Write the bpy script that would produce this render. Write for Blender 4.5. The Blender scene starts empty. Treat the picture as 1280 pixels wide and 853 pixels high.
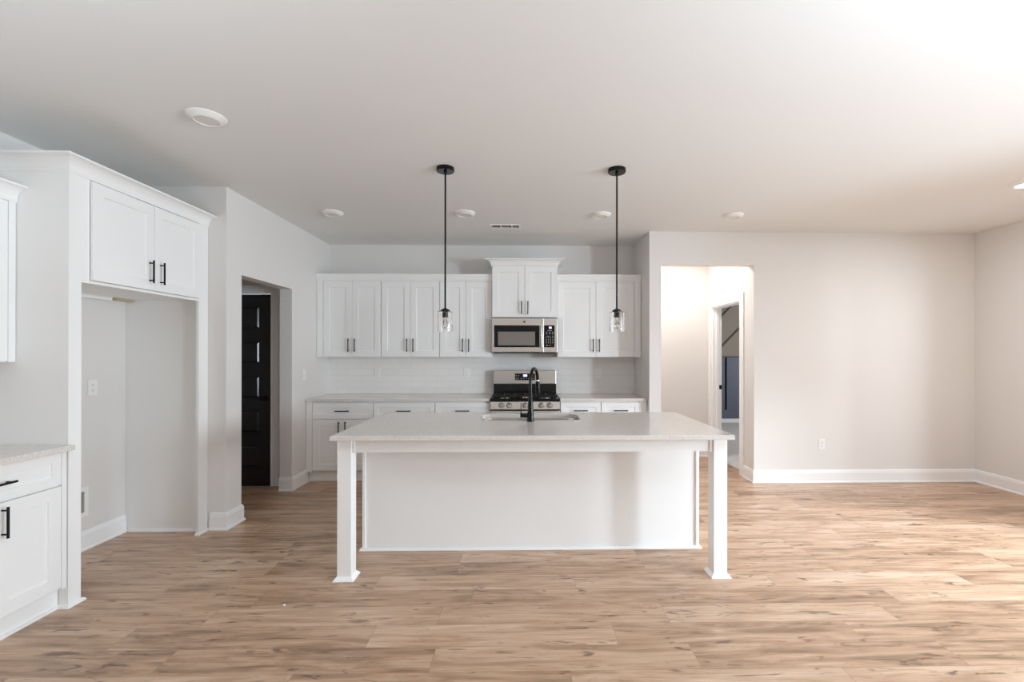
import bpy, bmesh, math, random
from mathutils import Vector, Matrix, Euler

random.seed(7)
SC = bpy.context.scene
COL = SC.collection
PI = math.pi

# ------------------------------------------------------------------ camera
F_PX, CX, CY, YAW, PITCH, ROLL, CAM_H = 575.06, 665.88, 441.31, .0201, .0013, .0008, 1.4105
cam_d = bpy.data.cameras.new('camera')
cam = bpy.data.objects.new('camera', cam_d)
COL.objects.link(cam)
cam_d.sensor_fit = 'HORIZONTAL'
cam_d.sensor_width = 36
cam_d.lens = F_PX / 1280 * 36
cam_d.shift_x = -(CX - 640) / 1280
cam_d.shift_y = (CY - 426.5) / 1280
cam_d.clip_start = .05
cam.matrix_world = (Matrix.Translation((0, 0, CAM_H)) @ Matrix.Rotation(-YAW, 4, 'Z')
                    @ Matrix.Rotation(PI / 2 + PITCH, 4, 'X') @ Matrix.Rotation(ROLL, 4, 'Z'))
SC.camera = cam

# ------------------------------------------------------------------ light
SC.view_settings.view_transform = 'Standard'
SC.view_settings.look = 'None'
SC.view_settings.gamma = 1
SC.view_settings.use_curve_mapping = False
SC.view_settings.exposure = 0.33
SC.cycles.max_bounces = 14
SC.cycles.diffuse_bounces = 8
SC.cycles.glossy_bounces = 5
SC.cycles.transmission_bounces = 10
SC.cycles.sample_clamp_indirect = 6
SC.cycles.caustics_reflective = False
SC.cycles.caustics_refractive = False

world = bpy.data.worlds.new('world')
SC.world = world
world.use_nodes = True
world.node_tree.nodes['Background'].inputs[0].default_value = (.86, .93, 1, 1)
world.node_tree.nodes['Background'].inputs[1].default_value = .3


def area(name, loc, rot, sx, sy, power, col=(1, 1, 1), spread=PI):
    d = bpy.data.lights.new(name, 'AREA')
    d.shape = 'RECTANGLE'
    d.size, d.size_y, d.energy, d.color = sx, sy, power, col
    d.spread = spread
    o = bpy.data.objects.new(name, d)
    o.location, o.rotation_euler = loc, rot
    COL.objects.link(o)
    return o


# patio door daylight, plus an added kitchen fill at the side opening
COOL = (.80, .93, 1.06)
COOL = (.80, .93, 1.06)
COOL = (.82, .935, 1.05)
COOL = (.90, 1.0, 1.15)
COOL = (.93, 1.035, 1.19)
COOL = (.925, 1.07, 1.185)
COOL = (.90, 1.06, 1.22)
FILL = (.97, 1.03, 1.10)
COOL = (.96, 1.09, 1.22)
COOL = (.965, 1.085, 1.20)
COOL = (.955, 1.085, 1.215)
COOL = (.925, 1.08, 1.235)
COOL = (.925, 1.08, 1.21)
area('daylight_patio_door', (5.22, 1.65, 1.05), (0, PI / 2, 0), 2.0, 1.56, 53, COOL, 2.0)
area('daylight_patio_sky', (6.4, .3, 2.9), Vector((-2.9, 2.7, -2.9)).to_track_quat('-Z', 'Y').to_euler(), 1.2, 1.2, 105, COOL, .95)
area('side_window_fill', (5.75, -.65, 1.6), Vector((-6.2, 6.1, -.4)).to_track_quat('-Z', 'Y').to_euler(), .5, 1.2, 58, COOL, 2.0)  # added fill lamp for the kitchen, aimed in through the side opening
# two added fill lamps aimed at the ceiling, standing in for bounced flash
area('ceiling_bounce_fill', (1.8, .3, 1.75), (PI, 0, 0), .5, .5, 37, COOL)
area('ceiling_bounce_fill', (-1.6, .2, 1.75), (PI, 0, 0), .5, .5, 23, COOL)

# ------------------------------------------------------------------ materials
def srgb(r, g, b):
    f = lambda c: (c / 255 / 12.92) if c / 255 <= .04045 else ((c / 255 + .055) / 1.055) ** 2.4
    return (f(r), f(g), f(b), 1)


def mat(name, col, rough=.5, metal=0, spec=.5, coat=0):
    m = bpy.data.materials.new(name)
    m.use_nodes = True
    b = m.node_tree.nodes['Principled BSDF']
    b.inputs['Base Color'].default_value = col
    b.inputs['Roughness'].default_value = rough
    b.inputs['Metallic'].default_value = metal
    b.inputs['Specular IOR Level'].default_value = spec
    b.inputs['Coat Weight'].default_value = coat
    return m


def N(m, kind, **kw):
    n = m.node_tree.nodes.new(kind)
    for k, v in kw.items():
        setattr(n, k, v)
    return n


def L(m, a, b):
    m.node_tree.links.new(a, b)


def BS(m):
    return m.node_tree.nodes['Principled BSDF']


def add_bump(m, scale, strength, dist=.001, detail=2):
    tc = N(m, 'ShaderNodeTexCoord')
    nz = N(m, 'ShaderNodeTexNoise')
    nz.inputs['Scale'].default_value = scale
    nz.inputs['Detail'].default_value = detail
    bp = N(m, 'ShaderNodeBump')
    bp.inputs['Strength'].default_value = strength
    bp.inputs['Distance'].default_value = dist
    L(m, tc.outputs['Object'], nz.inputs['Vector'])
    L(m, nz.outputs['Fac'], bp.inputs['Height'])
    L(m, bp.outputs['Normal'], BS(m).inputs['Normal'])


M = {}
M['wall'] = mat('greige_wall_paint', srgb(228, 225, 222), .6, spec=.25)
add_bump(M['wall'], 140, .06)
M['ceil'] = mat('ceiling_paint', srgb(232, 232, 231), .8, spec=.1)
add_bump(M['ceil'], 90, .08)
M['white'] = mat('white_cabinet_paint', srgb(243, 243, 242), .35, spec=.4)
M['trim'] = mat('white_trim_paint', srgb(244, 244, 244), .35, spec=.4)
M['black'] = mat('matte_black_metal', srgb(22, 20, 19), .35, .6)
M['black_gloss'] = mat('gloss_black_metal', srgb(14, 13, 13), .18, .4)
M['black_glass'] = mat('black_glass', srgb(6, 6, 7), .06)
M['enamel'] = mat('black_enamel', srgb(8, 8, 8), .2)
M['iron'] = mat('cast_iron', srgb(18, 18, 18), .5)
M['chrome'] = mat('chrome', srgb(225, 222, 218), .15, 1)
M['plastic'] = mat('white_plastic', srgb(240, 239, 236), .3)
M['slot'] = mat('dark_slot', srgb(60, 57, 54), .6)
M['vent_dark'] = mat('dark_duct', srgb(150, 146, 142), .7)
M['recess'] = mat('grey_recess', srgb(150, 147, 144), .6)
M['raw_wood'] = mat('raw_plywood', srgb(196, 178, 152), .7)
M['rail'] = mat('brown_batten', srgb(66, 54, 46), .5)
M['taupe'] = mat('taupe_wall_paint', srgb(150, 138, 126), .7)
M['slate'] = mat('slate_blue_wainscot', srgb(92, 98, 112), .45)
M['key'] = mat('printed_key', srgb(190, 190, 190), .5)
M['lens'] = mat('frosted_lens', srgb(226, 222, 218), .5)
M['filament'] = mat('filament', srgb(190, 150, 100), .4)

# stainless: brushed
m = M['steel'] = mat('brushed_stainless', srgb(224, 216, 208), .35, 1)
tc = N(m, 'ShaderNodeTexCoord'); mp = N(m, 'ShaderNodeMapping'); nz = N(m, 'ShaderNodeTexNoise')
mp.inputs['Scale'].default_value = (1, 1, 900)
nz.inputs['Scale'].default_value = 1; nz.inputs['Detail'].default_value = 3
mr = N(m, 'ShaderNodeMapRange'); mr.inputs['To Min'].default_value = .34; mr.inputs['To Max'].default_value = .38
L(m, tc.outputs['Object'], mp.inputs['Vector']); L(m, mp.outputs['Vector'], nz.inputs['Vector'])
L(m, nz.outputs['Fac'], mr.inputs['Value']); L(m, mr.outputs['Result'], BS(m).inputs['Roughness'])

# lit things
def glow(name, col, s):
    g = mat(name, col, .4)
    BS(g).inputs['Emission Color'].default_value = col
    BS(g).inputs['Emission Strength'].default_value = s
    return g


M['lens_on'] = glow('lit_lens', (1, .95, .88, 1), 9)
M['display'] = glow('lit_display', srgb(205, 205, 250), .9)

# clear glass
m = M['glass'] = mat('clear_glass', (1, 1, 1, 1), .0)
BS(m).inputs['Transmission Weight'].default_value = 1
BS(m).inputs['IOR'].default_value = 1.45

# quartz
m = M['quartz'] = mat('speckled_quartz', srgb(220, 214, 209), .12, spec=.5)
tc = N(m, 'ShaderNodeTexCoord')
n1 = N(m, 'ShaderNodeTexNoise'); n1.inputs['Scale'].default_value = 260; n1.inputs['Detail'].default_value = 2
r1 = N(m, 'ShaderNodeValToRGB')
r1.color_ramp.elements[0].position = .34; r1.color_ramp.elements[0].color = srgb(200, 194, 188)
r1.color_ramp.elements[1].position = .5; r1.color_ramp.elements[1].color = srgb(222, 216, 211)
e = r1.color_ramp.elements.new(.72); e.color = srgb(236, 231, 226)
L(m, tc.outputs['Object'], n1.inputs['Vector']); L(m, n1.outputs['Fac'], r1.inputs['Fac'])
L(m, r1.outputs['Color'], BS(m).inputs['Base Color'])

# subway tile  (object space: x along wall, z up)
m = M['tile'] = mat('white_subway_tile', srgb(232, 230, 228), .12)
tc = N(m, 'ShaderNodeTexCoord'); sx = N(m, 'ShaderNodeSeparateXYZ'); cx = N(m, 'ShaderNodeCombineXYZ')
br = N(m, 'ShaderNodeTexBrick')
br.offset = .5; br.squash = 1
br.inputs['Scale'].default_value = 1
br.inputs['Brick Width'].default_value = .305; br.inputs['Row Height'].default_value = .0755
br.inputs['Mortar Size'].default_value = .0011; br.inputs['Mortar Smooth'].default_value = .3
br.inputs['Color1'].default_value = srgb(240, 237, 234); br.inputs['Color2'].default_value = srgb(236, 233, 230)
br.inputs['Mortar'].default_value = srgb(216, 212, 208)
L(m, tc.outputs['Object'], sx.inputs[0]); L(m, sx.outputs['X'], cx.inputs['X']); L(m, sx.outputs['Z'], cx.inputs['Y'])
L(m, cx.outputs[0], br.inputs['Vector']); L(m, br.outputs['Color'], BS(m).inputs['Base Color'])
bp = N(m, 'ShaderNodeBump'); bp.invert = True
bp.inputs['Strength'].default_value = .15; bp.inputs['Distance'].default_value = .0006
L(m, br.outputs['Fac'], bp.inputs['Height']); L(m, bp.outputs['Normal'], BS(m).inputs['Normal'])

# carpet
m = M['carpet'] = mat('grey_carpet', srgb(196, 192, 188), .95, spec=.05)
tc = N(m, 'ShaderNodeTexCoord'); n1 = N(m, 'ShaderNodeTexNoise'); n1.inputs['Scale'].default_value = 60
n1.inputs['Detail'].default_value = 6
r1 = N(m, 'ShaderNodeValToRGB')
r1.color_ramp.elements[0].position = .3; r1.color_ramp.elements[0].color = srgb(186, 183, 180)
r1.color_ramp.elements[1].position = .7; r1.color_ramp.elements[1].color = srgb(222, 220, 218)
L(m, tc.outputs['Object'], n1.inputs['Vector']); L(m, n1.outputs['Fac'], r1.inputs['Fac'])
L(m, r1.outputs['Color'], BS(m).inputs['Base Color'])
bp = N(m, 'ShaderNodeBump'); bp.inputs['Strength'].default_value = .5; bp.inputs['Distance'].default_value = .01
L(m, n1.outputs['Fac'], bp.inputs['Height']); L(m, bp.outputs['Normal'], BS(m).inputs['Normal'])


# plank floor
def floor_material():
    m = mat('oak_plank_floor', srgb(190, 155, 128), .36, spec=.5, coat=.1)
    BS(m).inputs['Coat Roughness'].default_value = .22
    tc = N(m, 'ShaderNodeTexCoord'); s = N(m, 'ShaderNodeSeparateXYZ')
    L(m, tc.outputs['Object'], s.inputs[0])

    def math_(op, a, b=None, c=None):
        n = N(m, 'ShaderNodeMath', operation=op)
        for i, v in enumerate((a, b, c)):
            if v is None:
                continue
            if isinstance(v, (int, float)):
                n.inputs[i].default_value = v
            else:
                L(m, v, n.inputs[i])
        return n.outputs[0]

    W, LEN = .178, 1.22
    yr = math_('DIVIDE', math_('ADD', s.outputs['Y'], 20.03), W)
    row = math_('FLOOR', yr)
    wn = N(m, 'ShaderNodeTexWhiteNoise', noise_dimensions='1D')
    L(m, row, wn.inputs['W'])
    xo = math_('MULTIPLY_ADD', wn.outputs['Value'], LEN * 7, math_('ADD', s.outputs['X'], 30))
    xr = math_('DIVIDE', xo, LEN)
    colm = math_('FLOOR', xr)
    cv = N(m, 'ShaderNodeCombineXYZ'); L(m, row, cv.inputs[0]); L(m, colm, cv.inputs[1])
    w2 = N(m, 'ShaderNodeTexWhiteNoise', noise_dimensions='2D'); L(m, cv.outputs[0], w2.inputs['Vector'])
    rnd = w2.outputs['Value']
    # seams
    fy = math_('FRACT', yr); fx = math_('FRACT', xr)
    ey = math_('MULTIPLY', math_('MINIMUM', fy, math_('SUBTRACT', 1, fy)), W)
    ex = math_('MULTIPLY', math_('MINIMUM', fx, math_('SUBTRACT', 1, fx)), LEN)
    edge = math_('MINIMUM', ey, ex)
    mr = N(m, 'ShaderNodeMapRange'); mr.inputs['From Min'].default_value = .0002; mr.inputs['From Max'].default_value = .0014
    mr.inputs['To Min'].default_value = 0; mr.inputs['To Max'].default_value = 1
    L(m, edge, mr.inputs['Value']); seam = mr.outputs['Result']
    # grain coordinates, shifted per plank
    gx = math_('MULTIPLY_ADD', rnd, 47.0, s.outputs['X'])
    gy = math_('MULTIPLY_ADD', rnd, 31.0, s.outputs['Y'])

    def noise(sxk, syk, scale, detail, rough=.55, dist=0):
        c = N(m, 'ShaderNodeCombineXYZ')
        L(m, math_('MULTIPLY', gx, sxk), c.inputs[0]); L(m, math_('MULTIPLY', gy, syk), c.inputs[1])
        n = N(m, 'ShaderNodeTexNoise')
        n.inputs['Scale'].default_value = scale; n.inputs['Detail'].default_value = detail
        n.inputs['Roughness'].default_value = rough; n.inputs['Distortion'].default_value = dist
        L(m, c.outputs[0], n.inputs['Vector'])
        return n.outputs['Fac']

    broad = noise(.75, 5.0, 2.2, 5, .62, 1.0)
    streak = noise(1.0, 22, 1.8, 6, .68, .8)
    fine = noise(2.2, 60, 2.4, 4, .65, .2)
    knot = noise(2.3, 12.0, 2.0, 3, .55, 1.3)
    tone = N(m, 'ShaderNodeValToRGB')
    cr = tone.color_ramp
    cr.elements[0].position = .1; cr.elements[0].color = srgb(98, 70, 48)
    cr.elements[1].position = .9; cr.elements[1].color = srgb(224, 198, 175)
    e = cr.elements.new(.5); e.color = srgb(189, 155, 127)
    t = math_('ADD', math_('MULTIPLY', rnd, .2), math_('MULTIPLY', broad, 1.08))
    t = math_('ADD', t, math_('MULTIPLY', streak, .62))
    t = math_('SUBTRACT', t, .45)
    L(m, t, tone.inputs['Fac'])
    # fine grain
    fr = N(m, 'ShaderNodeMapRange'); fr.inputs['From Min'].default_value = .34; fr.inputs['From Max'].default_value = .66
    fr.inputs['To Min'].default_value = .88; fr.inputs['To Max'].default_value = 1.08
    L(m, fine, fr.inputs['Value'])
    mx = N(m, 'ShaderNodeMix', data_type='RGBA', blend_type='MULTIPLY')
    mx.inputs['Factor'].default_value = 1
    cc = N(m, 'ShaderNodeCombineColor')
    for i in range(3):
        L(m, fr.outputs['Result'], cc.inputs[i])
    L(m, tone.outputs['Color'], mx.inputs['A']); L(m, cc.outputs['Color'], mx.inputs['B'])
    # knots / dark smudges
    kr = N(m, 'ShaderNodeMapRange'); kr.inputs['From Min'].default_value = .605; kr.inputs['From Max'].default_value = .70
    L(m, knot, kr.inputs['Value'])
    mk = N(m, 'ShaderNodeMix', data_type='RGBA')
    L(m, math_('MULTIPLY', kr.outputs['Result'], .75), mk.inputs['Factor'])
    L(m, mx.outputs['Result'], mk.inputs['A']); mk.inputs['B'].default_value = srgb(92, 66, 49)
    ms = N(m, 'ShaderNodeMix', data_type='RGBA')
    L(m, seam, ms.inputs['Factor']); L(m, mk.outputs['Result'], ms.inputs['B'])
    ms.inputs['A'].default_value = srgb(140, 110, 87)
    L(m, ms.outputs['Result'], BS(m).inputs['Base Color'])
    bp = N(m, 'ShaderNodeBump'); bp.inputs['Strength'].default_value = .25; bp.inputs['Distance'].default_value = .001
    L(m, math_('ADD', seam, math_('MULTIPLY', fine, .25)), bp.inputs['Height'])
    L(m, bp.outputs['Normal'], BS(m).inputs['Normal'])
    return m


M['floor'] = floor_material()


# ------------------------------------------------------------------ mesh helpers
class MB:
    def __init__(self):
        self.bm = bmesh.new()

    def quad(self, pts, flip=False):
        v = [self.bm.verts.new(p) for p in pts]
        if flip:
            v.reverse()
        return self.bm.faces.new(v)

    def box(self, x0, x1, y0, y1, z0, z1, bev=0, seg=1):
        r = bmesh.ops.create_cube(self.bm, size=1)
        for v in r['verts']:
            v.co = Vector((x0 + (v.co.x + .5) * (x1 - x0), y0 + (v.co.y + .5) * (y1 - y0), z0 + (v.co.z + .5) * (z1 - z0)))
        if bev:
            es = {e for v in r['verts'] for e in v.link_edges}
            bmesh.ops.bevel(self.bm, geom=list(es), offset=bev, segments=seg, affect='EDGES', profile=.5)
        return self

    def rings(self, rings, cap0=False, cap1=False, closed=True):
        vs = [[self.bm.verts.new(p) for p in r] for r in rings]
        n = len(vs[0])
        for a, b in zip(vs, vs[1:]):
            for i in range(n if closed else n - 1):
                j = (i + 1) % n
                self.bm.faces.new((a[i], a[j], b[j], b[i]))
        if cap0:
            self.bm.faces.new(list(reversed(vs[0])))
        if cap1:
            self.bm.faces.new(vs[-1])
        return self

    def lathe(self, prof, c=(0, 0, 0), axis='z', seg=32):
        """prof: list of (radius, height) along the axis"""
        rings = []
        for r, h in prof:
            ring = []
            for i in range(seg):
                a = 2 * PI * i / seg
                u, v = r * math.cos(a), r * math.sin(a)
                p = {'z': (u, v, h), 'y': (u, h, -v), 'x': (h, u, v)}[axis]
                ring.append((c[0] + p[0], c[1] + p[1], c[2] + p[2]))
            rings.append(ring)
        self.rings(rings, prof[0][0] > 1e-5, prof[-1][0] > 1e-5)
        return self

    def tube(self, pts, rad, seg=12, caps=True):
        pts = [Vector(p) for p in pts]
        if not isinstance(rad, (list, tuple)):
            rad = [rad] * len(pts)
        rings = []
        up = None
        for i, p in enumerate(pts):
            t = (pts[min(i + 1, len(pts) - 1)] - pts[max(i - 1, 0)]).normalized()
            if up is None:
                up = Vector((0, 0, 1)) if abs(t.z) < .9 else Vector((1, 0, 0))
            a = (up - t * up.dot(t)).normalized()
            b = t.cross(a)
            up = a
            rings.append([p + (a * math.cos(2 * PI * k / seg) + b * math.sin(2 * PI * k / seg)) * rad[i] for k in range(seg)])
        self.rings(rings, caps, caps)
        return self

    def sweep(self, path, prof):
        """profile (out, z) closed loop, mitred along a level path; outward is the right-hand side of the path"""
        n = len(path)
        rings = []
        for i, p in enumerate(path):
            p = Vector(p)
            ds = []
            if i > 0:
                ds.append((p - Vector(path[i - 1])).normalized())
            if i < n - 1:
                ds.append((Vector(path[i + 1]) - p).normalized())
            ns = [Vector((d.y, -d.x)) for d in ds]
            if len(ns) == 1:
                o = ns[0]
            else:
                o = (ns[0] + ns[1])
                o = o / (1 + ns[0].dot(ns[1]))
            rings.append([(p.x + o.x * q[0], p.y + o.y * q[0], q[1]) for q in prof])
        self.rings(rings, True, True)
        return self

    def build(self, name, material, parent=None, smooth=False, loc=None, rotz=0):
        bmesh.ops.recalc_face_normals(self.bm, faces=self.bm.faces)
        me = bpy.data.meshes.new(name)
        self.bm.to_mesh(me)
        self.bm.free()
        if smooth:
            for p in me.polygons:
                p.use_smooth = True
            me.set_sharp_from_angle(angle=math.radians(35))
        me.materials.append(material)
        o = bpy.data.objects.new(name, me)
        COL.objects.link(o)
        if parent:
            o.parent = parent
        if loc:
            o.location = loc
        o.rotation_euler = (0, 0, rotz)
        return o


def box(name, m, x0, x1, y0, y1, z0, z1, parent=None, bev=0, seg=1):
    return MB().box(x0, x1, y0, y1, z0, z1, bev, seg).build(name, m, parent)


def struct(o, label=None, cat=None):
    o['kind'] = 'structure'
    if label:
        o['label'] = label
    if cat:
        o['category'] = cat
    return o


def tag(o, label, cat, group=None):
    o['label'], o['category'] = label, cat
    if group:
        o['group'] = group
    return o


def thing(name, label, cat, loc=(0, 0, 0), rotz=0, group=None):
    o = bpy.data.objects.new(name, None)
    o.empty_display_size = .1
    COL.objects.link(o)
    o.location = loc
    o.rotation_euler = (0, 0, rotz)
    return tag(o, label, cat, group)


def dup(root, loc, label, rotz=None):
    r = root.copy()
    COL.objects.link(r)
    r.location = loc
    if rotz is not None:
        r.rotation_euler = (0, 0, rotz)
    r['label'] = label
    for ch in list(root.children):
        c = ch.copy(); COL.objects.link(c); c.parent = r
        for g in list(ch.children):
            d = g.copy(); COL.objects.link(d); d.parent = c
    return r


# ------------------------------------------------------------------ room dimensions
ZC = 2.743
XL, XP, XA, XA2, XR = -3.15, -2.378, 1.372, 1.5, 4.989
XH = 2.523
YF, YK, YG, YH = 3.729, 5.682, 4.987, 6.271
YREAR = -3.5

struct(box('floor', M['floor'], -3.75, 5.1, YREAR - .1, 6.4, -.08, 0), 'tan oak plank floor running across the whole room', 'floor')
struct(box('ceiling', M['ceil'], -3.75, 6.3, YREAR - .1, 9.45, ZC, ZC + .1), 'smooth pale ceiling over kitchen and great room', 'ceiling')

def walls(name, boxes, label, m=None):
    b = MB()
    for q in boxes:
        b.box(*q)
    return struct(b.build(name, m or M['wall']), label, 'wall')

walls('wall_left', [(XL - .1, XL, YREAR, YF, 0, ZC)], 'greige wall behind the refrigerator alcove and left cabinets')
PY0, PY1, PZ = 3.93, 4.775, 2.07
walls('wall_pantry', [(-3.75, XP, YF, YF + .11, 0, ZC), (XP - .125, XP, YF + .11, PY0, 0, ZC),
                      (XP - .125, XP, PY0, PY1, PZ, ZC), (XP - .125, XP, PY1, YK, 0, ZC)],
      'greige wall with the tall cased-free opening to the dark door')
# vestibule behind the opening
VY = 4.95
DX0, DX1 = -3.43, -2.68
walls('wall_vestibule', [(-3.75, DX0 - .02, VY, VY + .1, 0, ZC), (DX1 + .02, XP - .125, VY, VY + .1, 0, ZC),
                         (DX0 - .02, DX1 + .02, VY, VY + .1, 2.06, ZC), (-3.75, -3.65, YF + .11, VY, 0, ZC)],
      'shadowed wall of the little vestibule around the dark door')
walls('wall_kitchen', [(XP - .125, XA, YK, YK + .1, 0, ZC)], 'greige back wall of the kitchen above the cabinets')
walls('wall_alcove', [(XA, XA2, YG, YH, 0, ZC)], 'short wall end beside the right kitchen cabinets')
walls('wall_back', [(XA2, XH, YG, YG + .12, 2.383, ZC), (XH, XR + .11, YG, YG + .12, 0, ZC)],
      'blank greige great room wall right of the hall opening')
HY0, HY1, HZ = 5.292, 6.10, 2.03
walls('wall_hall', [(XH, XH + .12, YG + .12, HY0, 0, ZC), (XH, XH + .12, HY1, YH + .12, 0, ZC),
                    (XH, XH + .12, HY0, HY1, HZ, ZC), (XA, XH, YH, YH + .12, 0, ZC)],
      'warmly lit hall walls seen through the opening')
walls('wall_right', [(XR, XR + .11, 2.45, YG, 0, ZC), (XR, XR + .11, .75, 2.45, 2.08, ZC), (XR, XR + .11, .6, .75, 0, ZC),
                     (XR, XR + .11, -.6, .6, 0, .35), (XR, XR + .11, -.6, .6, 2.08, ZC), (XR, XR + .11, YREAR, -.6, 0, ZC)],
      'greige wall at the right edge with glazed door toward the viewer')
walls('wall_rear', [(XL - .1, -2.0, YREAR - .1, YREAR, 0, ZC), (-2.0, .2, YREAR - .1, YREAR, 0, .7), (-2.0, .2, YREAR - .1, YREAR, 2.2, ZC),
                    (.2, 1.4, YREAR - .1, YREAR, 0, ZC), (1.4, 3.6, YREAR - .1, YREAR, 0, .7), (1.4, 3.6, YREAR - .1, YREAR, 2.2, ZC),
                    (3.6, XR + .11, YREAR - .1, YREAR, 0, ZC)], 'wall behind the viewer with two windows')

# room beyond the hall doorway
walls('wall_study', [(XH, 6.2, 9.3, 9.4, 0, ZC)], 'taupe accent wall seen through the hall doorway', M['taupe'])
walls('wall_study_side', [(XH, XH + .12, YH + .12, 9.3, 0, ZC), (6.1, 6.2, YG + .12, 9.3, 0, ZC), (XR + .11, 6.2, YG, YG + .12, 0, ZC)],
      'side walls of the carpeted room past the hall', M['taupe'])
b = MB().box(XH + .12, 6.2, YG + .12, 9.3, -.08, .012).box(XH + .09, XH + .12, HY0 + .02, HY1 - .02, -.0, .010)
struct(b.build('floor_carpet', M['carpet']), 'light grey carpet in the room past the hall doorway', 'carpet')
# wainscot, battens
b = MB().box(4.13, 6.1, 9.275, 9.3, .09, 1.33).box(XH + .12, 4.095, 9.275, 9.3, .09, 1.33)
b.box(4.13, 4.19, 9.262, 9.275, .27, 1.29).box(4.13, 6.1, 9.262, 9.275, .09, .27).box(4.13, 6.1, 9.262, 9.275, 1.29, 1.33)
b.box(XH + .12, 4.13, 9.262, 9.275, .09, .27)
struct(b.build('trim_wainscot', M['slate']), 'slate blue panelled wainscot in the room past the hall', 'wainscot')
struct(box('trim_wainscot_shade', M['black'], 4.095, 4.13, 9.285, 9.3, .27, 1.33), 'black strip painting shade into the gap between the slate wainscot panels', 'wainscot')  # black strip laid in the panel gap as painted shade
b = MB()
for (xa, za) in ((3.0, .475), (3.0, 1.10)):
    x1_ = xa; z1_ = za
    xb = 5.6; zb = za + (xb - xa) * 1.04
    if zb > ZC:
        xb = xa + (ZC - za) / 1.04; zb = ZC
    xs = xa + max(0, (1.36 - za) / 1.04); zs = max(za, 1.36)
    d = Vector((xb - xs, 0, zb - zs)).normalized(); nn = Vector((-d.z, 0, d.x)) * .012
    p0, p1 = Vector((xs, 0, zs)), Vector((xb, 0, zb))
    ring = lambda p: [p + nn + Vector((0, 9.28, 0)), p - nn + Vector((0, 9.28, 0)), p - nn + Vector((0, 9.3, 0)), p + nn + Vector((0, 9.3, 0))]
    b.rings([ring(p0), ring(p1)], True, True)
b.box(XH + .12, 6.1, 9.27, 9.3, 1.335, 1.352)
struct(b.build('trim_battens', M['rail']), 'thin dark diagonal battens on the taupe wall past the hall', 'batten')
struct(box('baseboard_study', M['trim'], XH + .12, 6.1, 9.255, 9.3, .012, .088), 'white baseboard under the slate wainscot', 'baseboard')

# baseboards
BBP = [(0, 0), (.024, 0), (.024, .006), (.021, .014), (.0155, .018), (.015, .018), (.015, .108), (.012, .116), (.011, .124), (.007, .134), (0, .137)]
def base(name, path, label):
    struct(MB().sweep(path, BBP).build(name, M['trim']), label, 'baseboard')
base('baseboard_back', [(XH, HY0 - .087), (XH, YG), (XR, YG)], 'white baseboard along the blank great room wall')
base('baseboard_right', [(XR, YG), (XR, 2.5)], 'white baseboard along the right wall')
base('baseboard_hall', [(XA2, YH), (XH, YH), (XH, HY1 + .087)], 'white baseboard at the back of the hall')
base('baseboard_pantry', [(-2.497, YF), (XP, YF), (XP, PY0), (XP - .125, PY0)], 'white baseboard wrapping the wall corner left of the opening')
base('baseboard_pantry_far', [(XP - .125, PY1), (XP, PY1), (XP, 5.11)], 'white baseboard right of the dark door opening')
base('baseboard_left', [(XL, 2.69), (XL, 3.70)], 'white baseboard inside the empty refrigerator space')


# door casings: profile boxes around an opening
CAS = [(0, 0), (0, .018), (.012, .018), (.02, .014), (.06, .012), (.075, .017), (.085, .015), (.085, 0)]
def casing(name, pts, normal, label):
    """mitred casing around three sides; pts = inner edge (bottom, top, top, bottom), profile goes outward, normal = room side"""
    pts = [Vector(p) for p in pts]
    up = Vector((0, 0, 1))
    side = (pts[2] - pts[1]).normalized()
    outs = [-side, (-side + up), (side + up), side]
    nrm = Vector(normal)
    b = MB()
    b.rings([[p + o * q[0] + nrm * q[1] for q in CAS] for p, o in zip(pts, outs)], True, True)
    return struct(b.build(name, M['trim']), label, 'door casing')
casing('trim_hall', [(XH, HY1, 0), (XH, HY1, HZ), (XH, HY0, HZ), (XH, HY0, 0)], (-1, 0, 0), 'white casing around the hall doorway')
b = MB()
b.box(XH + .001, XH + .119, HY1 - .018, HY1, .012, HZ).box(XH + .001, XH + .119, HY0, HY0 + .018, .012, HZ).box(XH + .001, XH + .119, HY0 + .018, HY1 - .018, HZ - .018, HZ)
b.box(XH + .045, XH + .08, HY1 - .03, HY1 - .018, .012, HZ - .018).box(XH + .045, XH + .08, HY0 + .018, HY0 + .03, .012, HZ - .018)
jamb = struct(b.build('trim_hall_jamb', M['trim']), 'white door jamb with black strike plate', 'door jamb')
sp = MB().box(XH + .082, XH + .118, HY1 - .021, HY1 - .018, .935, .99).build('strike_plate', M['black'], jamb)

# dark panel door in the vestibule
casing('trim_vestibule', [(DX0, VY, 0), (DX0, VY, 2.05), (DX1, VY, 2.05), (DX1, VY, 0)], (0, -1, 0), 'white casing around the dark door')
M['door'] = mat('charcoal_door_paint', srgb(40, 39, 40), .2, spec=.6)
door = thing('door_1', 'charcoal five-panel door standing closed behind the wall opening', 'door', (DX0, VY, 0))
door['kind'] = 'structure'
dw, dh = DX1 - DX0, 2.035
st, npan = .115, 5
rail = .105
ph = (dh - .02 - rail * (npan + 1) - .06) / npan
b = MB()
b.box(.003, dw - .003, .018, .04, .012, dh)
b.box(.003, st, .004, .018, .012, dh).box(dw - st, dw - .003, .004, .018, .012, dh)
zs = .012
heights = []
for i in range(npan + 1):
    hh = rail + (.06 if i == 0 else 0)
    b.box(st, dw - st, .004, .018, zs, min(zs + hh, dh))
    zs += hh
    if i < npan:
        heights.append((zs, zs + ph))
        zs += ph
b.build('slab', M['door'], door)
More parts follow.
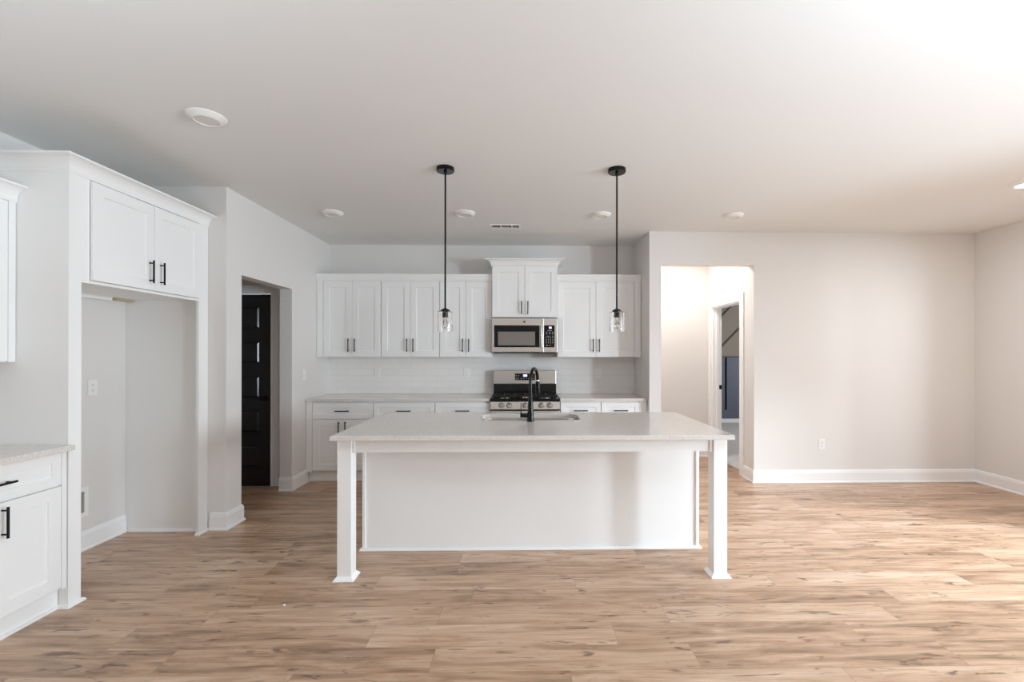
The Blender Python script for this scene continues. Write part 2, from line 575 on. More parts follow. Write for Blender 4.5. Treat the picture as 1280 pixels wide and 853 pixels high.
for z0, z1 in heights:
    b = MB()
    R = lambda x0, x1, za, zb, y: [(x0, y, za), (x1, y, za), (x1, y, zb), (x0, y, zb)]
    x0, x1 = st, dw - st
    b.rings([R(x0, x1, z0, z1, .018), R(x0 + .012, x1 - .012, z0 + .012, z1 - .012, .0165),
             R(x0 + .026, x1 - .026, z0 + .026, z1 - .026, .0165), R(x0 + .038, x1 - .038, z0 + .038, z1 - .038, .0045)], False, True)
    b.build('panel', M['door'], door)
MB().lathe([(.028, .004), (.028, -.004), (.012, -.008), (.012, -.03), (.024, -.036), (.027, -.048), (.02, -.06), (0, -.063)],
           (dw - .07, 0, .93), 'y', 24).build('knob', M['black_gloss'], door, True)
struct(box('threshold_sill', M['slot'], DX0, DX1, VY - .01, VY + .1, 0, .011), 'dark threshold under the charcoal door', 'threshold')

# glazed patio door frame and windows, past the right edge and behind the viewer
def window(name, axis, c, a0, a1, z0, z1, nm, label):
    b = MB()
    w = .06
    def bb(a, bb_, za, zb):
        if axis == 'x':
            b.box(c, c + .06, a, bb_, za, zb)
        else:
            b.box(a, bb_, c, c + .06, za, zb)
    bb(a0, a0 + w, z0, z1); bb(a1 - w, a1, z0, z1); bb(a0 + w, a1 - w, z0, z0 + w); bb(a0 + w, a1 - w, z1 - w, z1)
    for i in range(1, nm):
        x = a0 + (a1 - a0) * i / nm
        bb(x - w / 2, x + w / 2, z0 + w, z1 - w)
    struct(b.build(name, M['trim']), label, 'window')
window('window_1', 'x', XR + .02, .75, 2.45, 0.001, 2.08, 2, 'white framed glazed patio door on the right wall')
window('window_2', 'x', XR + .02, -.6, .6, .35, 2.08, 1, 'unseen white window on the right wall, widened to let the fill light in')  # unseen window, widened so the added kitchen fill passes through
window('window_3', 'y', YREAR - .08, -2.0, .2, .7, 2.2, 2, 'white window behind the viewer, left one')
window('window_4', 'y', YREAR - .08, 1.4, 3.6, .7, 2.2, 2, 'white window behind the viewer, right one')

# backsplash
struct(MB().box(XP, XA, 0, .008, 0, .455).build('wall_backsplash', M['tile'], loc=(0, YK - .008, .915)), 'glossy white subway tile backsplash', 'backsplash')


# ------------------------------------------------------------------ cabinetry (local: x right, front toward -y, z up)
def shaker(b, x0, x1, z0, z1, y=0, t=.019, st=.068, rec=.007):
    R = lambda i, yy: [(x0 + i, yy, z0 + i), (x1 - i, yy, z0 + i), (x1 - i, yy, z1 - i), (x0 + i, yy, z1 - i)]
    b.rings([R(0, y + t), R(0, y + .0015), R(.0015, y), R(st, y), R(st + .0025, y + rec)], True, True)
    return b


def bar_pull(parent, x, z, length, vertical, y=0):
    b = MB()
    h = length / 2
    pr = .030
    if vertical:
        b.tube([(x, y - pr, z - h), (x, y - pr, z + h)], .0058, 12)
        for s in (-1, 1):
            b.tube([(x, y + .001, z + s * (h - .018)), (x, y - pr, z + s * (h - .018))], .0045, 8)
    else:
        b.tube([(x - h, y - pr, z), (x + h, y - pr, z)], .0058, 12)
        for s in (-1, 1):
            b.tube([(x + s * (h - .018), y + .001, z), (x + s * (h - .018), y - pr, z)], .0045, 8)
    o = b.build('handle', M['black'], parent, True)
    o['label'] = 'black bar handle'
    return o


G = .0015
GO = .0042
def door_part(root, x0, x1, z0, z1, hx=None, hz=None, y=0, gl=G, gr=G):
    d = shaker(MB(), x0 + gl, x1 - gr, z0, z1, y).build('door', M['white'], root)
    if hx is not None:
        bar_pull(d, hx, hz, .152, True, y)
    return d


def drawer_part(root, x0, x1, z0, z1):
    d = shaker(MB(), x0 + GO, x1 - GO, z0, z1, 0, st=.05).build('drawer', M['white'], root)
    bar_pull(d, (x0 + x1) / 2, (z0 + z1) / 2, .152, False)
    return d


CR_FLAT = lambda z0, z1: [(0, z0), (.004, z0), (.004, z0 + .012), (.010, z0 + .02), (.022, z1 - .018), (.026, z1 - .012), (.026, z1), (0, z1)]
def CR_BIG(z0, z1, o=.078):
    p = [(0, z0), (.006, z0), (.008, z0 + .01)]
    H = z1 - .012 - (z0 + .012)
    for i in range(7):
        a = i / 6 * PI / 2
        p.append((.010 + (o - .018) * (1 - math.cos(a)), z0 + .012 + H * math.sin(a)))
    p += [(o, z1 - .010), (o, z1), (0, z1)]
    return p


def wall_cabinet(label, group, X0, Y, w, z0, z1, depth, crown_top, crown_path, rotz=0, fillers=(), door_x=None, hz=None, crown=None):
    """X0,Y = world place of the local origin (left front bottom of doors)"""
    root = thing('wall_cabinet', label, 'cabinet', (X0, Y, 0), rotz, group)
    box('body', M['white'], .0008, w - .0008, .0205, depth, z0, z1, root)
    dx0, dx1 = door_x or (0, w)
    mid = (dx0 + dx1) / 2
    hz = hz or z0 + .135
    door_part(root, dx0, mid, z0 + .004, z1 - .002, mid - .036, hz, gl=GO)
    door_part(root, mid, dx1, z0 + .004, z1 - .002, mid + .036, hz, gr=GO)
    for a, c in fillers:
        box('filler', M['white'], a + .001, c - .001, .004, .0205, z0, z1, root)
    if crown_path:
        MB().sweep(crown_path, (crown or CR_FLAT)(z1, crown_top)).build('crown', M['white'], root)
    return root


UZ0, UZ1, UZC, UY, UD = 1.368, 2.241, 2.325, 5.330, .342
gU = 'white wall cabinets along the kitchen back wall'
def flatpath(w, l=0, r=0):
    return [(l, .004), (w - r, .004)]
wall_cabinet('white two-door wall cabinet in the corner against the pantry wall', gU, -2.342, UY, .702, UZ0, UZ1, UD, UZC,
             [(-.033, .004), (.702, .004)], fillers=((-.032, .040),), door_x=(.040, .702))
wall_cabinet('white two-door wall cabinet, middle of the three left of the microwave', gU, -1.640, UY, .672, UZ0, UZ1, UD, UZC, flatpath(.672))
wall_cabinet('white two-door wall cabinet adjoining the left side of the microwave', gU, -.968, UY, .604, UZ0, UZ1, UD, UZC, flatpath(.604))
wall_cabinet('white two-door wall cabinet right of the microwave', gU, .392, UY, .960, UZ0, UZ1, UD, UZC,
             [(0, .004), (.976, .004)], fillers=((.900, .977),), door_x=(0, .900))
wall_cabinet('short raised white cabinet with flared crown directly above the microwave', gU, -.362, 5.270, .752, 1.822, 2.412, .402, 2.488,
             [(0, .395), (0, .004), (.752, .004), (.752, .395)], crown=CR_BIG, hz=1.932)

# base cabinets
BY, BD = 5.070, .605
gB = 'white base cabinets along the kitchen back wall'
def base_cabinet(label, group, X0, Y, w, rotz=0, door_x=None, fillers=(), kick=.07, hz=.555, doors=2, ztop=.884, depth=BD, kick_ext=(0, 0)):
    root = thing('base_cabinet', label, 'cabinet', (X0, Y, 0), rotz, group)
    box('body', M['white'], .0008, w - .0008, .0205, depth, .115, ztop, root)
    dx0, dx1 = door_x or (0, w)
    drawer_part(root, dx0, dx1, .692, .868)
    mid = (dx0 + dx1) / 2
    if doors == 2:
        door_part(root, dx0, mid, .130, .684, mid - .036, .590, gl=GO)
        door_part(root, mid, dx1, .130, .684, mid + .036, .590, gr=GO)
    else:
        door_part(root, dx0, dx1, .130, .684, dx0 + .04, .590, gl=GO, gr=GO)
    for a, c in fillers:
        box('filler', M['white'], a + .001, c - .001, .004, .0205, .115, ztop, root)
    MB().box(.0008 - kick_ext[0], w - .0008 + kick_ext[1], kick, kick + .02, 0, .115).box(.0008 - kick_ext[0], w - .0008 + kick_ext[1], kick - .011, kick, 0, .017).build('toe_kick', M['white'], root)
    return root
base_cabinet('white base cabinet with drawer over doors in the corner by the pantry wall', gB, -2.342, BY, .697, door_x=(.035, .697), fillers=((-.032, .035),), kick_ext=(.032, 0))
base_cabinet('white base cabinet in the middle between corner unit and range-side unit', gB, -1.645, BY, .675)
base_cabinet('white base cabinet touching the left side of the range', gB, -.970, BY, .604)
base_cabinet('white base cabinet touching the right side of the range', gB, .406, BY, .454, doors=1)
base_cabinet('white base cabinet at the far right end by the alcove wall', gB, .860, BY, .495, door_x=(0, .431), fillers=((.431, .508),), doors=1, kick_ext=(0, .012))

def slab(name, x0, x1, y0, y1, z0, z1, label, cat='countertop', group=None):
    o = box(name, M['quartz'], x0, x1, y0, y1, z0, z1, None, .003, 2)
    return tag(o, label, cat, group)
slab('countertop', -2.376, -.367, 5.045, YK - .010, .885, .9145, 'pale speckled quartz countertop running left of the range')
slab('countertop', .404, 1.370, 5.045, YK - .010, .885, .9145, 'short pale quartz countertop right of the range')

# ------------------------------------------------------------------ left side: refrigerator surround, cabinets
FX = -2.52
sur = thing('refrigerator_surround', 'tall white refrigerator surround with empty space under two overhead doors', 'cabinet', (FX, 2.60, 0), PI / 2)
# local x = world Y - 2.60 ; local y = -(world X) - 2.52 (depth into the wall)
FW, FD = 1.127, .628
sp_ = box('side_panel', M['white'], 0, .019, .019, FD, 0, 2.42, sur)
box('side_panel', M['white'], FW - .019, FW - .001, .019, FD, 0, 2.42, sur)
box('stile', M['white'], 0, .074, 0, .019, 0, 2.42, sur)
box('stile', M['white'], 1.021, FW - .001, 0, .019, 0, 2.42, sur)
b = MB().box(.0195, FW - .0195, .0205, FD, 1.830, 2.42)
b.build('body', M['white'], sur)
box('rail', M['white'], .0745, 1.0205, .001, .0205, 1.815, 1.832, sur)
mid = (.1265 + 1.018) / 2
d = shaker(MB(), .1265, mid - G, 1.834, 2.408, -.019).build('door', M['white'], sur)
bar_pull(d, mid - .046, 1.955, .152, True, -.019)
d = shaker(MB(), mid + G, 1.018, 1.834, 2.408, -.019).build('door', M['white'], sur)
bar_pull(d, mid + .046, 1.955, .152, True, -.019)
box('filler', M['white'], .0745, .124, .001, .0205, 1.832, 2.42, sur)
MB().sweep([(0, FD), (0, 0), (FW - .002, 0), ], CR_BIG(2.418, 2.502, .074)).build('crown', M['white'], sur)
SHOE = [(0, 0), (.017, 0), (.016, .006), (.011, .014), (.004, .018), (0, .018)]
MB().sweep([(.019, .039), (0, .039), (0, 0), (.074, 0), (.074, .019), (.0195, .019)], SHOE).build('shoe_molding', M['trim'], sur)
MB().sweep([(1.021, .019), (1.021, 0), (FW - .002, 0)], SHOE).sweep([(FW - .019, FD - .03), (FW - .019, .02)], SHOE).build('shoe_molding', M['trim'], sur)
box('nailer', M['white'], .02, .93, FD - .05, FD - .03, 1.805, 1.8295, sur)
o = box('cleat', M['raw_wood'], .945, 1.10, FD - .07, FD - .03, 1.812, 1.8295, sur); o['label'] = 'raw wood cleat'

# left base cabinet run (faces +X)
base_cabinet('white base cabinet in the left foreground below the quartz counter', 'white cabinets in the left foreground', FX + .0, 1.912, .684, PI / 2,
             door_x=(0, .655), fillers=((.655, .684),), kick=.052, ztop=.874, depth=.625)
slab('countertop', XL + .002, FX + .042, 1.905, 2.598, .875, .905, 'pale quartz counter butting the refrigerator surround in the left foreground')
wall_cabinet('white wall cabinet cut off by the left edge above the counter', 'white cabinets in the left foreground', -2.800, 1.87, .728, 1.362, 2.241, .345, 2.330,
             [(0, .004), (.728, .004)], PI / 2, fillers=((.690, .728),), door_x=(0, .690), crown=lambda a, c: CR_BIG(a, c, .066))

# ------------------------------------------------------------------ island
IX0, IX1, IY0, IY1 = -1.157, 1.288, 2.774, 3.876
isl = thing('kitchen_island', 'long white island base with two square front legs', 'island', (0, 3.32, 0))
PY = 3.32
# panelled body
b = MB().box(-1.143, 1.265, .006, .024, .0, .884).box(-1.143, 1.265, .502, .52, .0, .884)
b.box(-1.143, -1.125, .024, .502, .0, .884).box(1.247, 1.265, .024, .502, .0, .884).box(-1.125, 1.247, .024, .502, .10, .118)
b.build('body', M['white'], isl)
for i in range(4):
    w = (1.265 + 1.143) / 4
    x0 = -1.143 + w * i
    dd = shaker(MB(), x0 + G, x0 + w - G, .13, .86, 0)
    o = dd.build('door', M['white'], isl)
    o.rotation_euler = (0, 0, PI); o.location = (.122, .54, 0)
for xa in (-1.153, 1.251):
    MB().box(xa, xa + .024, -.006, .014, .0, .884, .004, 2).build('corner_trim', M['trim'], isl)
MB().sweep([(-1.153, .50), (-1.153, -.002), (1.275, -.002), (1.275, .50)], SHOE).build('shoe_molding', M['trim'], isl)
# legs
for lx in (-1.1545, 1.1985):
    lg = MB().box(lx, lx + .087, 2.876 - PY, 2.963 - PY, 0, .884, .0025, 2).build('leg', M['white'], isl)
    x0, x1, y0, y1 = lx, lx + .087, 2.876 - PY, 2.963 - PY
    FT = [(0, 0), (.020, 0), (.020, .005), (.010, .018), (.003, .024), (0, .024)]
    b = MB()
    ring = lambda o_, z: [(x0 - o_, y0 - o_, z), (x1 + o_, y0 - o_, z), (x1 + o_, y1 + o_, z), (x0 - o_, y1 + o_, z)]
    b.rings([ring(.020, 0), ring(.020, .004), ring(.004, .022), ring(.0, .025)], True, True)
    b.build('foot', M['trim'], lg)
# aprons
b = MB().box(-1.067, 1.198, 2.892 - PY, 2.911 - PY, .792, .884)
b.build('apron', M['white'], isl)
for x in (-1.120, 1.223):
    MB().box(x, x + .019, 2.963 - PY, .006, .792, .884).build('apron', M['white'], isl)
for x in (-1.067, 1.180):
    MB().box(x, x + .018, 2.884 - PY, 2.892 - PY, .792, .884).build('apron_block', M['white'], isl)

def rrect(x0, x1, y0, y1, r, n):
    pts = []
    for cx_, cy_, a0 in ((x1 - r, y1 - r, 0), (x0 + r, y1 - r, 90), (x0 + r, y0 + r, 180), (x1 - r, y0 + r, 270)):
        for i in range(n + 1):
            a = math.radians(a0 + 90 * i / n)
            pts.append((cx_ + r * math.cos(a), cy_ + r * math.sin(a)))
    return pts


SX0, SX1, SY0, SY1 = -.325, .432, 3.415, 3.765
def island_top():
    hole = rrect(SX0, SX1, SY0, SY1, .075, 8)
    n = len(hole) // 4
    # outer points paired with the hole corner by corner
    oc = [(IX1, IY1), (IX0, IY1), (IX0, IY0), (IX1, IY0)]
    def outer(ins):
        x0, x1, y0, y1 = IX0 + ins, IX1 - ins, IY0 + ins, IY1 - ins
        cc = [(x1, y1), (x0, y1), (x0, y0), (x1, y0)]
        pr = [((x1, hole[0][1]), (hole[n - 1][0], y1)), ((hole[n][0], y1), (x0, hole[2 * n - 1][1])),
              ((x0, hole[2 * n][1]), (hole[3 * n - 1][0], y0)), ((hole[3 * n][0], y0), (x1, hole[4 * n - 1][1]))]
        out = []
        for k in range(4):
            a, c = pr[k]
            for i in range(n):
                t = i / (n - 1)
                if t <= .5:
                    s = t * 2
                    out.append((a[0] + (cc[k][0] - a[0]) * s, a[1] + (cc[k][1] - a[1]) * s))
                else:
                    s = t * 2 - 1
                    out.append((cc[k][0] + (c[0] - cc[k][0]) * s, cc[k][1] + (c[1] - cc[k][1]) * s))
        return out
    z1, z0 = .914, .885
    Z = lambda pts, z: [(p[0], p[1], z) for p in pts]
    b = MB()
    b.rings([Z(hole, z1), Z(outer(.003), z1), Z(outer(0), z1 - .003), Z(outer(0), z0 + .002), Z(outer(.002), z0), Z(hole, z0), Z(hole, z1)])
    bmesh.ops.remove_doubles(b.bm, verts=b.bm.verts, dist=1e-6)
    return b.build('island_countertop', M['quartz'])
tag(island_top(), 'large pale speckled quartz island top with sink cutout', 'countertop')

# sink
b = MB()
P_ = lambda ins, z, r: [(p[0], p[1], z) for p in rrect(SX0 - ins, SX1 + ins, SY0 - ins, SY1 + ins, r, 8)]
b.rings([P_(.022, .8845, .09), P_(-.002, .8845, .073), P_(-.004, .880, .072), P_(-.010, .70, .065), P_(-.035, .672, .05), P_(-.2 + .05, .668, .02)], False, True)
sink = b.build('sink', mat('polished_stainless', srgb(196, 188, 180), .16, 1), None, True)
tag(sink, 'stainless undermount sink set into the island top', 'sink')
MB().lathe([(.045, .6685), (.045, .672), (.03, .672), (.028, .669), (0, .669)], ((SX0 + SX1) / 2, (SY0 + SY1) / 2, 0)).build('drain', M['chrome'], sink, True)

# faucet
fc = thing('faucet', 'black gooseneck faucet standing on the island top by the sink', 'faucet', (.052, 3.362, .914))
MB().lathe([(.027, 0), (.027, .006), (.0245, .012), (.0235, .05), (.021, .075), (.0175, .16), (.0125, .175)], seg=28).build('base', M['black_gloss'], fc, True)
dirv = Vector((.29, .957, 0))
pts = [Vector((0, 0, z)) for z in (.15, .2, .25, .285)]
r = .098
for i in range(1, 17):
    a = PI * i / 16
    pts.append(dirv * (r - r * math.cos(a)) + Vector((0, 0, .285 + r * math.sin(a))))
MB().tube(pts, .0122, 16).build('spout', M['black_gloss'], fc, True)
e = dirv * (2 * r)
MB().tube([e + Vector((0, 0, .292)), e + Vector((0, 0, .282))], .0145, 16).build('collar', M['chrome'], fc, True)
hd = dirv * .012
MB().tube([e + Vector((0, 0, .282)), e + hd * .3 + Vector((0, 0, .26)), e + hd + Vector((0, 0, .2)), e + hd * 1.1 + Vector((0, 0, .188))],
          [.0145, .0165, .019, .018], 18).build('spray_head', M['black_gloss'], fc, True)
lv = MB().tube([(-.015, 0, .043), (-.075, 0, .043)], .0165, 18).build('handle', M['black_gloss'], fc, True)
MB().tube([(-.068, 0, .055), (-.0685, 0, .09), (-.070, .004, .135)], [.0045, .004, .0035], 10).build('lever', M['black_gloss'], lv, True)

# ------------------------------------------------------------------ microwave
mw = thing('microwave', 'stainless over-the-range microwave mounted between the wall cabinets', 'microwave', (-.363, 5.245, 1.412))
MW_W, MW_H = .752, .402
box('body', M['steel'], 0.001, MW_W - .001, .03, .425, .012, MW_H, mw)
q = lambda zx: (zx - 127) / 1045 * MW_W
qz = lambda zy: MW_H - (zy - 105) / 555 * MW_H
dr = MB().box(.002, q(953), 0, .029, .014, MW_H - .004, .003, 2).build('door', M['steel'], mw)
b = MB()
def frame_ring(b, x0, x1, z0, z1, y):
    b.box(x0, x1, y - .004, y, z0, z1, .001)
frame_ring(b, q(168), q(884), qz(565), qz(220), 0)
gl = b.build('glass', M['black_glass'], dr); gl['label'] = 'black glass door front'
M['mesh_glass'] = mat('window_mesh', srgb(150, 143, 137), .3, .7)
wn_ = MB().box(q(228), q(815), -.006, -.004, qz(537), qz(320), .0008).build('window', M['mesh_glass'], dr)
hx = (q(885) + q(945)) / 2
b = MB()
zc0, zc1 = qz(563), qz(222)
b.tube([(hx, -.03, zc0), (hx, -.038, zc0 + .03), (hx, -.04, (zc0 + zc1) / 2), (hx, -.038, zc1 - .03), (hx, -.03, zc1)], .0165, 16)
b.box(hx - .012, hx + .012, -.03, 0, zc0 + .004, zc0 + .03).box(hx - .012, hx + .012, -.03, 0, zc1 - .03, zc1 - .004)
b.build('handle', M['chrome'], dr, True)
cp = MB().box(q(956), MW_W - .002, 0, .029, .014, MW_H - .004, .003, 2).build('control_panel', M['steel'], mw)
MB().box(q(947) + .008, q(1125), -.004, 0, qz(565), qz(220), .001).build('keypad', M['black_glass'], cp)
MB().box(q(1035), q(1078), -.0055, -.004, qz(272), qz(240)).build('display', M['display'], cp)
def key(parent, x0, x1, y0, y1, z0, z1):
    MB().box(x0, x1, y0, y1, z0, z1).build('key', M['key'], parent)
for zy in (326, 352):
    for zx in (1000, 1048, 1096):
        key(cp, q(zx - 11), q(zx + 11), -.0052, -.004, qz(zy + 4), qz(zy - 4))
for zy in (412, 440, 467, 494):
    for zx in (992, 1026, 1058, 1096):
        key(cp, q(zx - 6), q(zx + 6), -.0052, -.004, qz(zy + 5), qz(zy - 5))
for a_ in ((1012, 1082, 304, 298), (1002, 1050, 393, 388), (1088, 1100, 396, 384), (990, 1014, 543, 528), (1040, 1056, 541, 530)):
    key(cp, q(a_[0]), q(a_[1]), -.0052, -.004, qz(a_[2]), qz(a_[3]))
em = MB().lathe([(.0, -.0035), (.0115, -.0035), (.0125, -.002), (.0125, .001)], (q(645), 0, qz(163)), 'y', 28).build('emblem', M['slot'], dr, True)
MB().lathe([(.0, -.0045), (.0035, -.0045), (.004, -.003)], (q(645), 0, qz(163)), 'y', 14).build('emblem_center', M['chrome'], em, True)
b = MB().box(.03, MW_W - .03, .04, .40, 0, .012).box(q(430), q(880), .004, .04, .002, .0138)
b.build('underside', M['iron'], mw)

# ------------------------------------------------------------------ range
rg = thing('gas_range', 'stainless gas range with black cooktop under the microwave', 'range', (-.362, 5.02, 0))
RW = .762
box('body', M['steel'], .001, RW - .001, .05, .60, .09, .885, rg)
for sx_ in (.03, RW - .07):
    for sy_ in (.09, .53):
        MB().lathe([(.02, 0), (.02, .01), (.012, .012), (.012, .095)], (sx_ + .02, sy_, 0), seg=14).build('foot', M['iron'], rg, True)
# control panel with slight slope
b = MB()
rr = lambda x0, x1: [(x0, 0, .800), (x0, .012, .884), (x0, .06, .884), (x0, .06, .800)]
b.rings([rr(0.0, RW), rr(RW, RW)], True, True)
ctl = b.build('control_panel', M['steel'], rg)
for kx in (627.3, 637.0, 657.0, 677.0, 687.3):
    x = (kx - 613.3) / (700.2 - 613.3) * RW
    k = MB().lathe([(.026, .002), (.025, -.004), (.021, -.007), (.019, -.024), (.017, -.027), (0, -.027)], (x, .005, .842), 'y', 24).build('knob', M['chrome'], ctl, True)
    MB().box(x - .0045, x + .0045, -.031, -.021, .822, .862, .001).build('grip', M['chrome'], k)
    MB().lathe([(.031, .004), (.031, -.0015), (.026, -.0025), (.0, -.0025)], (x, .005, .842), 'y', 28).build('bezel', M['iron'], k, True)
# oven door, handle, drawer
od = MB().box(.003, RW - .003, .004, .05, .265, .782, .004, 2).build('oven_door', M['steel'], rg)
box('oven_window', M['black_glass'], .10, RW - .10, .001, .004, .36, .66, od)
b = MB().tube([(.06, -.045, .745), (RW - .06, -.045, .745)], .0125, 14)
for x in (.09, RW - .09):
    b.tube([(x, .006, .745), (x, -.045, .745)], .009, 10)
b.build('handle', M['chrome'], od, True)
MB().box(.003, RW - .003, .006, .05, .095, .258, .004, 2).build('drawer', M['steel'], rg)
box('gap_strip', M['enamel'], .004, RW - .004, .02, .05, .784, .799, rg)
# cooktop: flared black enamel side profile
b = MB()
prof = [(.0, .884), (0, .905), (.02, .917), (.03, .905), (.50, .905), (.53, .95), (.535, 1.041), (.60, 1.041), (.60, .884)]
L0 = [(0.004, p[0], p[1]) for p in prof]; L1 = [(RW - .004, p[0], p[1]) for p in prof]
b.rings([L0, L1], True, True)
ct = b.build('cooktop', M['enamel'], rg)
bk = MB().box(.006, RW - .006, .53, .60, 1.041, 1.207, .006, 2).build('backguard', M['steel'], rg)
cxr = RW / 2
dp = MB().box(cxr - .122, cxr + .122, .524, .530, 1.088, 1.168, .002).build('display_panel', M['black_glass'], bk)
MB().box(cxr - .022, cxr + .026, .5225, .5245, 1.130, 1.158).build('display', M['display'], dp)
for dx in (-.105, -.085, -.045, -.015, .015, .045, .075, .1):
    key(dp, cxr + dx - .005, cxr + dx + .005, .5228, .5242, 1.104, 1.111)
for dx in (-.105, -.075, .06, .09):
    key(dp, cxr + dx - .006, cxr + dx + .006, .5228, .5242, 1.140, 1.146)
# burners and grates
for bx_, by_, br_ in ((.16, .15, .045), (.16, .385, .035), (.602, .15, .05), (.602, .385, .035), (cxr, .27, .04)):
    bn = MB().lathe([(br_ + .012, .905), (br_ + .01, .912), (br_, .914), (br_, .920)], (bx_, by_, 0), seg=24).build('burner', M['chrome'], rg, True)
    MB().lathe([(br_ - .004, .920), (br_ - .004, .927), (br_ - .008, .929), (0, .929)], (bx_, by_, 0), seg=24).build('burner_cap', M['iron'], bn, True)
for g0, g1 in ((.03, .265), (.272, .490), (.497, .732)):
    b = MB()
    zt0, zt1 = .930, .944
    for x in (g0 + .006, (g0 + g1) / 2, g1 - .006):
        b.box(x - .006, x + .006, .04, .49, zt0, zt1, .002)
    for y in (.046, .15, .265, .385, .484):
        b.box(g0, g1, y - .006, y + .006, zt0 + .0005, zt1 - .0005, .002)
    for x in (g0 + .006, g1 - .006):
        for y in (.05, .48):
            b.box(x - .007, x + .007, y - .007, y + .007, .905, zt0)
    b.build('grate', M['iron'], rg)

# ------------------------------------------------------------------ pendants
pend = thing('pendant_light', 'black rod pendant with clear glass cylinder, hanging over the island left of the faucet', 'pendant light', (-.562, 3.315, 0), 0, 'pendant lights over the island')
MB().lathe([(.0, ZC), (.064, ZC), (.064, ZC - .022), (.060, ZC - .027), (.012, ZC - .028), (.010, ZC - .045), (0, ZC - .045)], seg=36).build('canopy', M['black_gloss'], pend, True)
MB().tube([(0, 0, ZC - .03), (0, 0, 1.725)], .0062, 12).build('rod', M['black'], pend, True)
MB().lathe([(.007, 1.737), (.014, 1.733), (.032, 1.722), (.034, 1.712), (.020, 1.711), (.020, 1.668), (.016, 1.668), (0, 1.668)], seg=28).build('socket', M['black_gloss'], pend, True)
gr, gt = .0535, .004
MB().lathe([(.021, 1.7105), (gr - .004, 1.7105), (gr, 1.706), (gr, 1.568), (gr - gt, 1.568), (gr - gt, 1.7065), (.021, 1.7065), (.021, 1.7105)], seg=48).build('glass_shade', M['glass'], pend, True)
bl = MB().lathe([(.0, 1.588), (.012, 1.590), (.021, 1.598), (.025, 1.610), (.024, 1.622), (.018, 1.638), (.0135, 1.652), (.0125, 1.668)], seg=28).build('bulb', M['glass'], pend, True)
MB().tube([(-.006, 0, 1.66), (-.008, 0, 1.63), (-.004, 0, 1.612), (.004, 0, 1.612), (.008, 0, 1.63), (.006, 0, 1.66)], .0009, 6).build('filament', M['filament'], bl)
dup(pend, (.674, 3.31, 0), 'black rod pendant with clear glass cylinder, hanging over the island right of the faucet')

# ------------------------------------------------------------------ ceiling fixtures
gl_ = 'round ceiling lights'
def ceiling_light(x, y, label, lens='lens', r=.098):
    t = thing('ceiling_light', label, 'ceiling light', (x, y, 0), 0, gl_)
    MB().lathe([(r, ZC), (r, ZC - .006), (r * .93, ZC - .012), (r * .70, ZC - .024), (r * .66, ZC - .026), (r * .63, ZC - .024), (r * .63, ZC - .004), (0, ZC - .004)], seg=40).build('trim_ring', M['plastic'], t, True)
    MB().lathe([(r * .625, ZC - .010), (r * .625, ZC - .0215), (0, ZC - .0225)], seg=40).build('lens', M[lens], t, True)
    return t
ceiling_light(-1.784, 2.625, 'round white ceiling light nearest the viewer, out in front of the refrigerator surround')
ceiling_light(-1.806, 4.383, 'round white ceiling light above the floor near the pantry opening')
ceiling_light(-.556, 4.367, 'round white ceiling light just right of the left-hand pendant rod')
ceiling_light(.739, 4.388, 'round white ceiling light just left of the right-hand pendant rod')
ceiling_light(2.012, 4.384, 'round white ceiling light before the hall opening')
cl = ceiling_light(3.90, 3.493, 'glowing round ceiling light at the right edge of the picture', 'lens_on')
d = bpy.data.lights.new('ceiling_lamp', 'AREA'); d.shape = 'DISK'; d.size = .12; d.energy = 13; d.color = (.97, 1, 1.03)
lo = bpy.data.objects.new('ceiling_lamp', d); COL.objects.link(lo); lo.location = (3.90, 3.493, ZC - .03)
# hall lamp: the light of a flush fixture hidden above the opening's header
d = bpy.data.lights.new('hall_lamp', 'AREA'); d.shape = 'DISK'; d.size = .16; d.energy = 11; d.color = (1, .94, .90)
lo = bpy.data.objects.new('hall_lamp', d); COL.objects.link(lo); lo.location = (1.98, 5.60, ZC - .03)
d = bpy.data.lights.new('study_fill', 'AREA'); d.shape = 'RECTANGLE'; d.size = 1.6; d.size_y = 1.2; d.energy = 45; d.color = (.9, .95, 1)  # unseen lamp added inside the windowless study to brighten its carpet
lo = bpy.data.objects.new('study_fill', d); COL.objects.link(lo); lo.location = (6.0, 7.2, 1.5); lo.rotation_euler = (0, PI / 2, 0)

# ceiling supply vent
vt = thing('ceiling_vent', 'small white slotted air register in the ceiling before the range', 'vent', (-.188, 4.81, ZC))
vw, vd = .155, .062
b = MB()
b.box(-vw, vw, -vd, -vd + .014, -.008, 0).box(-vw, vw, vd - .014, vd, -.008, 0)
b.box(-vw, -vw + .016, -vd + .014, vd - .014, -.008, 0).box(vw - .016, vw, -vd + .014, vd - .014, -.008, 0)
b.box(-.058, -.046, -vd + .014, vd - .014, -.008, 0).box(.060, .072, -vd + .014, vd - .014, -.008, 0)
b.build('frame', M['plastic'], vt)
b = MB()
for x0, x1 in ((-vw + .016, -.058), (-.046, .060), (.072, vw - .016)):
    for k in range(5):
        y = -vd + .02 + k * .019
        b.quad([(x0, y, -.007), (x1, y, -.007), (x1, y + .012, -.001), (x0, y + .012, -.001)])
b.build('louvers', M['plastic'], vt)
box('backing', M['vent_dark'], -vw + .01, vw - .01, -vd + .01, vd - .01, -.0008, -.0001, vt)

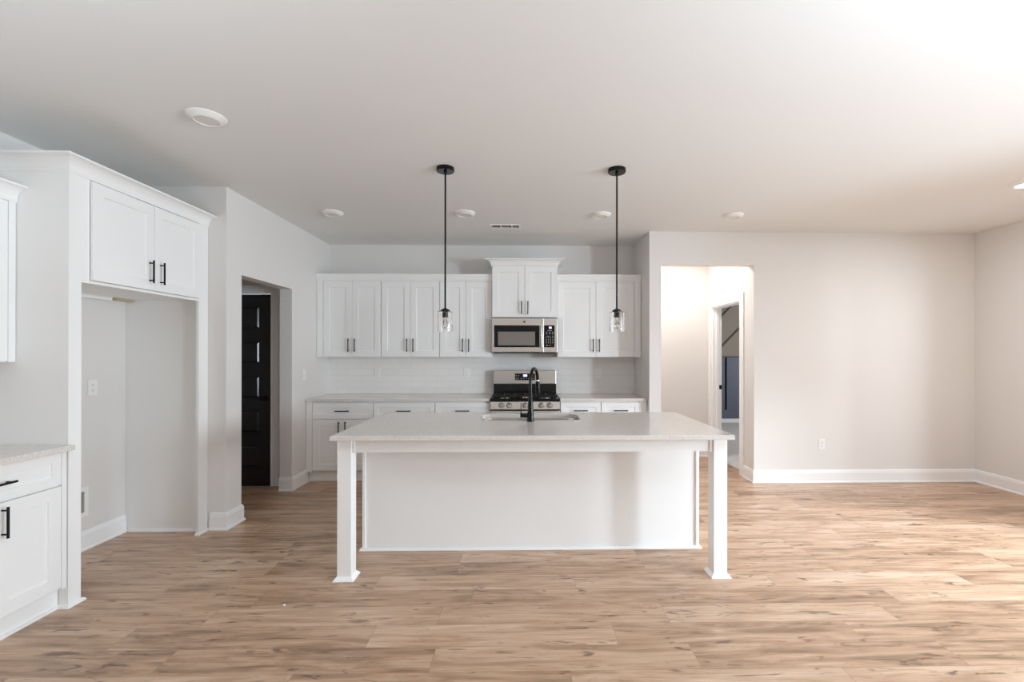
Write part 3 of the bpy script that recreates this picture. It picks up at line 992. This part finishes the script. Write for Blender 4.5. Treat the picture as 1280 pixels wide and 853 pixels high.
# ------------------------------------------------------------------ outlets, switch, low register
gO = 'white wall outlets'
def outlet(label, loc, rotz):
    t = thing('outlet', label, 'outlet', loc, rotz, gO)
    MB().box(-.036, .036, -.006, 0, -.058, .058, .003, 2).build('plate', M['plastic'], t)
    for s in (-1, 1):
        rc = MB().box(-.0165, .0165, -.0078, -.0055, s * .0195 - .0145, s * .0195 + .0145, .0018, 2).build('receptacle', M['plastic'], t)
        MB().box(-.008, -.0062, -.0082, -.0076, s * .0195 - .004, s * .0195 + .006).box(.0062, .008, -.0082, -.0076, s * .0195 - .004, s * .0195 + .006).box(-.002, .002, -.0082, -.0076, s * .0195 - .011, s * .0195 - .007).build('slots', M['slot'], rc)
    return t
ol = outlet('white outlet on the tile left of center, beneath the middle left wall cabinet', (-1.79, YK - .008, 1.17), 0)
dup(ol, (-.696, YK - .008, 1.17), 'white outlet on the tile just left of the range')
dup(ol, (.922, YK - .008, 1.169), 'white outlet on the tile right of the range')
dup(ol, (3.273, YG, .417), 'white outlet low on the blank great room wall')
dup(ol, (XL, 3.425, 1.159), 'white outlet on the wall inside the refrigerator space', PI / 2)
sw = thing('light_switch', 'white rocker switch on the wall right of the pantry opening', 'switch', (XP, 5.03, 1.174), PI / 2)
MB().box(-.036, .036, -.006, 0, -.058, .058, .003, 2).build('plate', M['plastic'], sw)
b = MB()
b.rings([[(-.0165, -.006, -.033), (.0165, -.006, -.033), (.0165, -.006, .033), (-.0165, -.006, .033)],
         [(-.0155, -.012, -.032), (.0155, -.012, -.032), (.0155, -.0065, .032), (-.0155, -.0065, .032)]], False, True)
b.build('rocker', M['plastic'], sw)
lb = thing('water_box', 'white recessed plumbing box low on the wall in the refrigerator space', 'wall box', (XL, 3.30, .345), PI / 2)
b = MB()
b.box(-.09, .09, -.008, 0, -.105, -.075).box(-.09, .09, -.008, 0, .075, .105).box(-.09, -.06, -.008, 0, -.075, .075).box(.06, .09, -.008, 0, -.075, .075)
b.build('frame', M['plastic'], lb)
box('recess', M['recess'], -.06, .06, -.002, -.0005, -.075, .075, lb)
# speck on the floor
cp_ = MB().lathe([(.0, 0), (.006, .0), (.0075, .003), (.005, .006), (0, .0065)], seg=8).build('paint_chip', M['plastic'], loc=tuple((-1.335, 2.60, 0)))
tag(cp_, 'tiny white chip lying on the floor left of the island', 'chip')
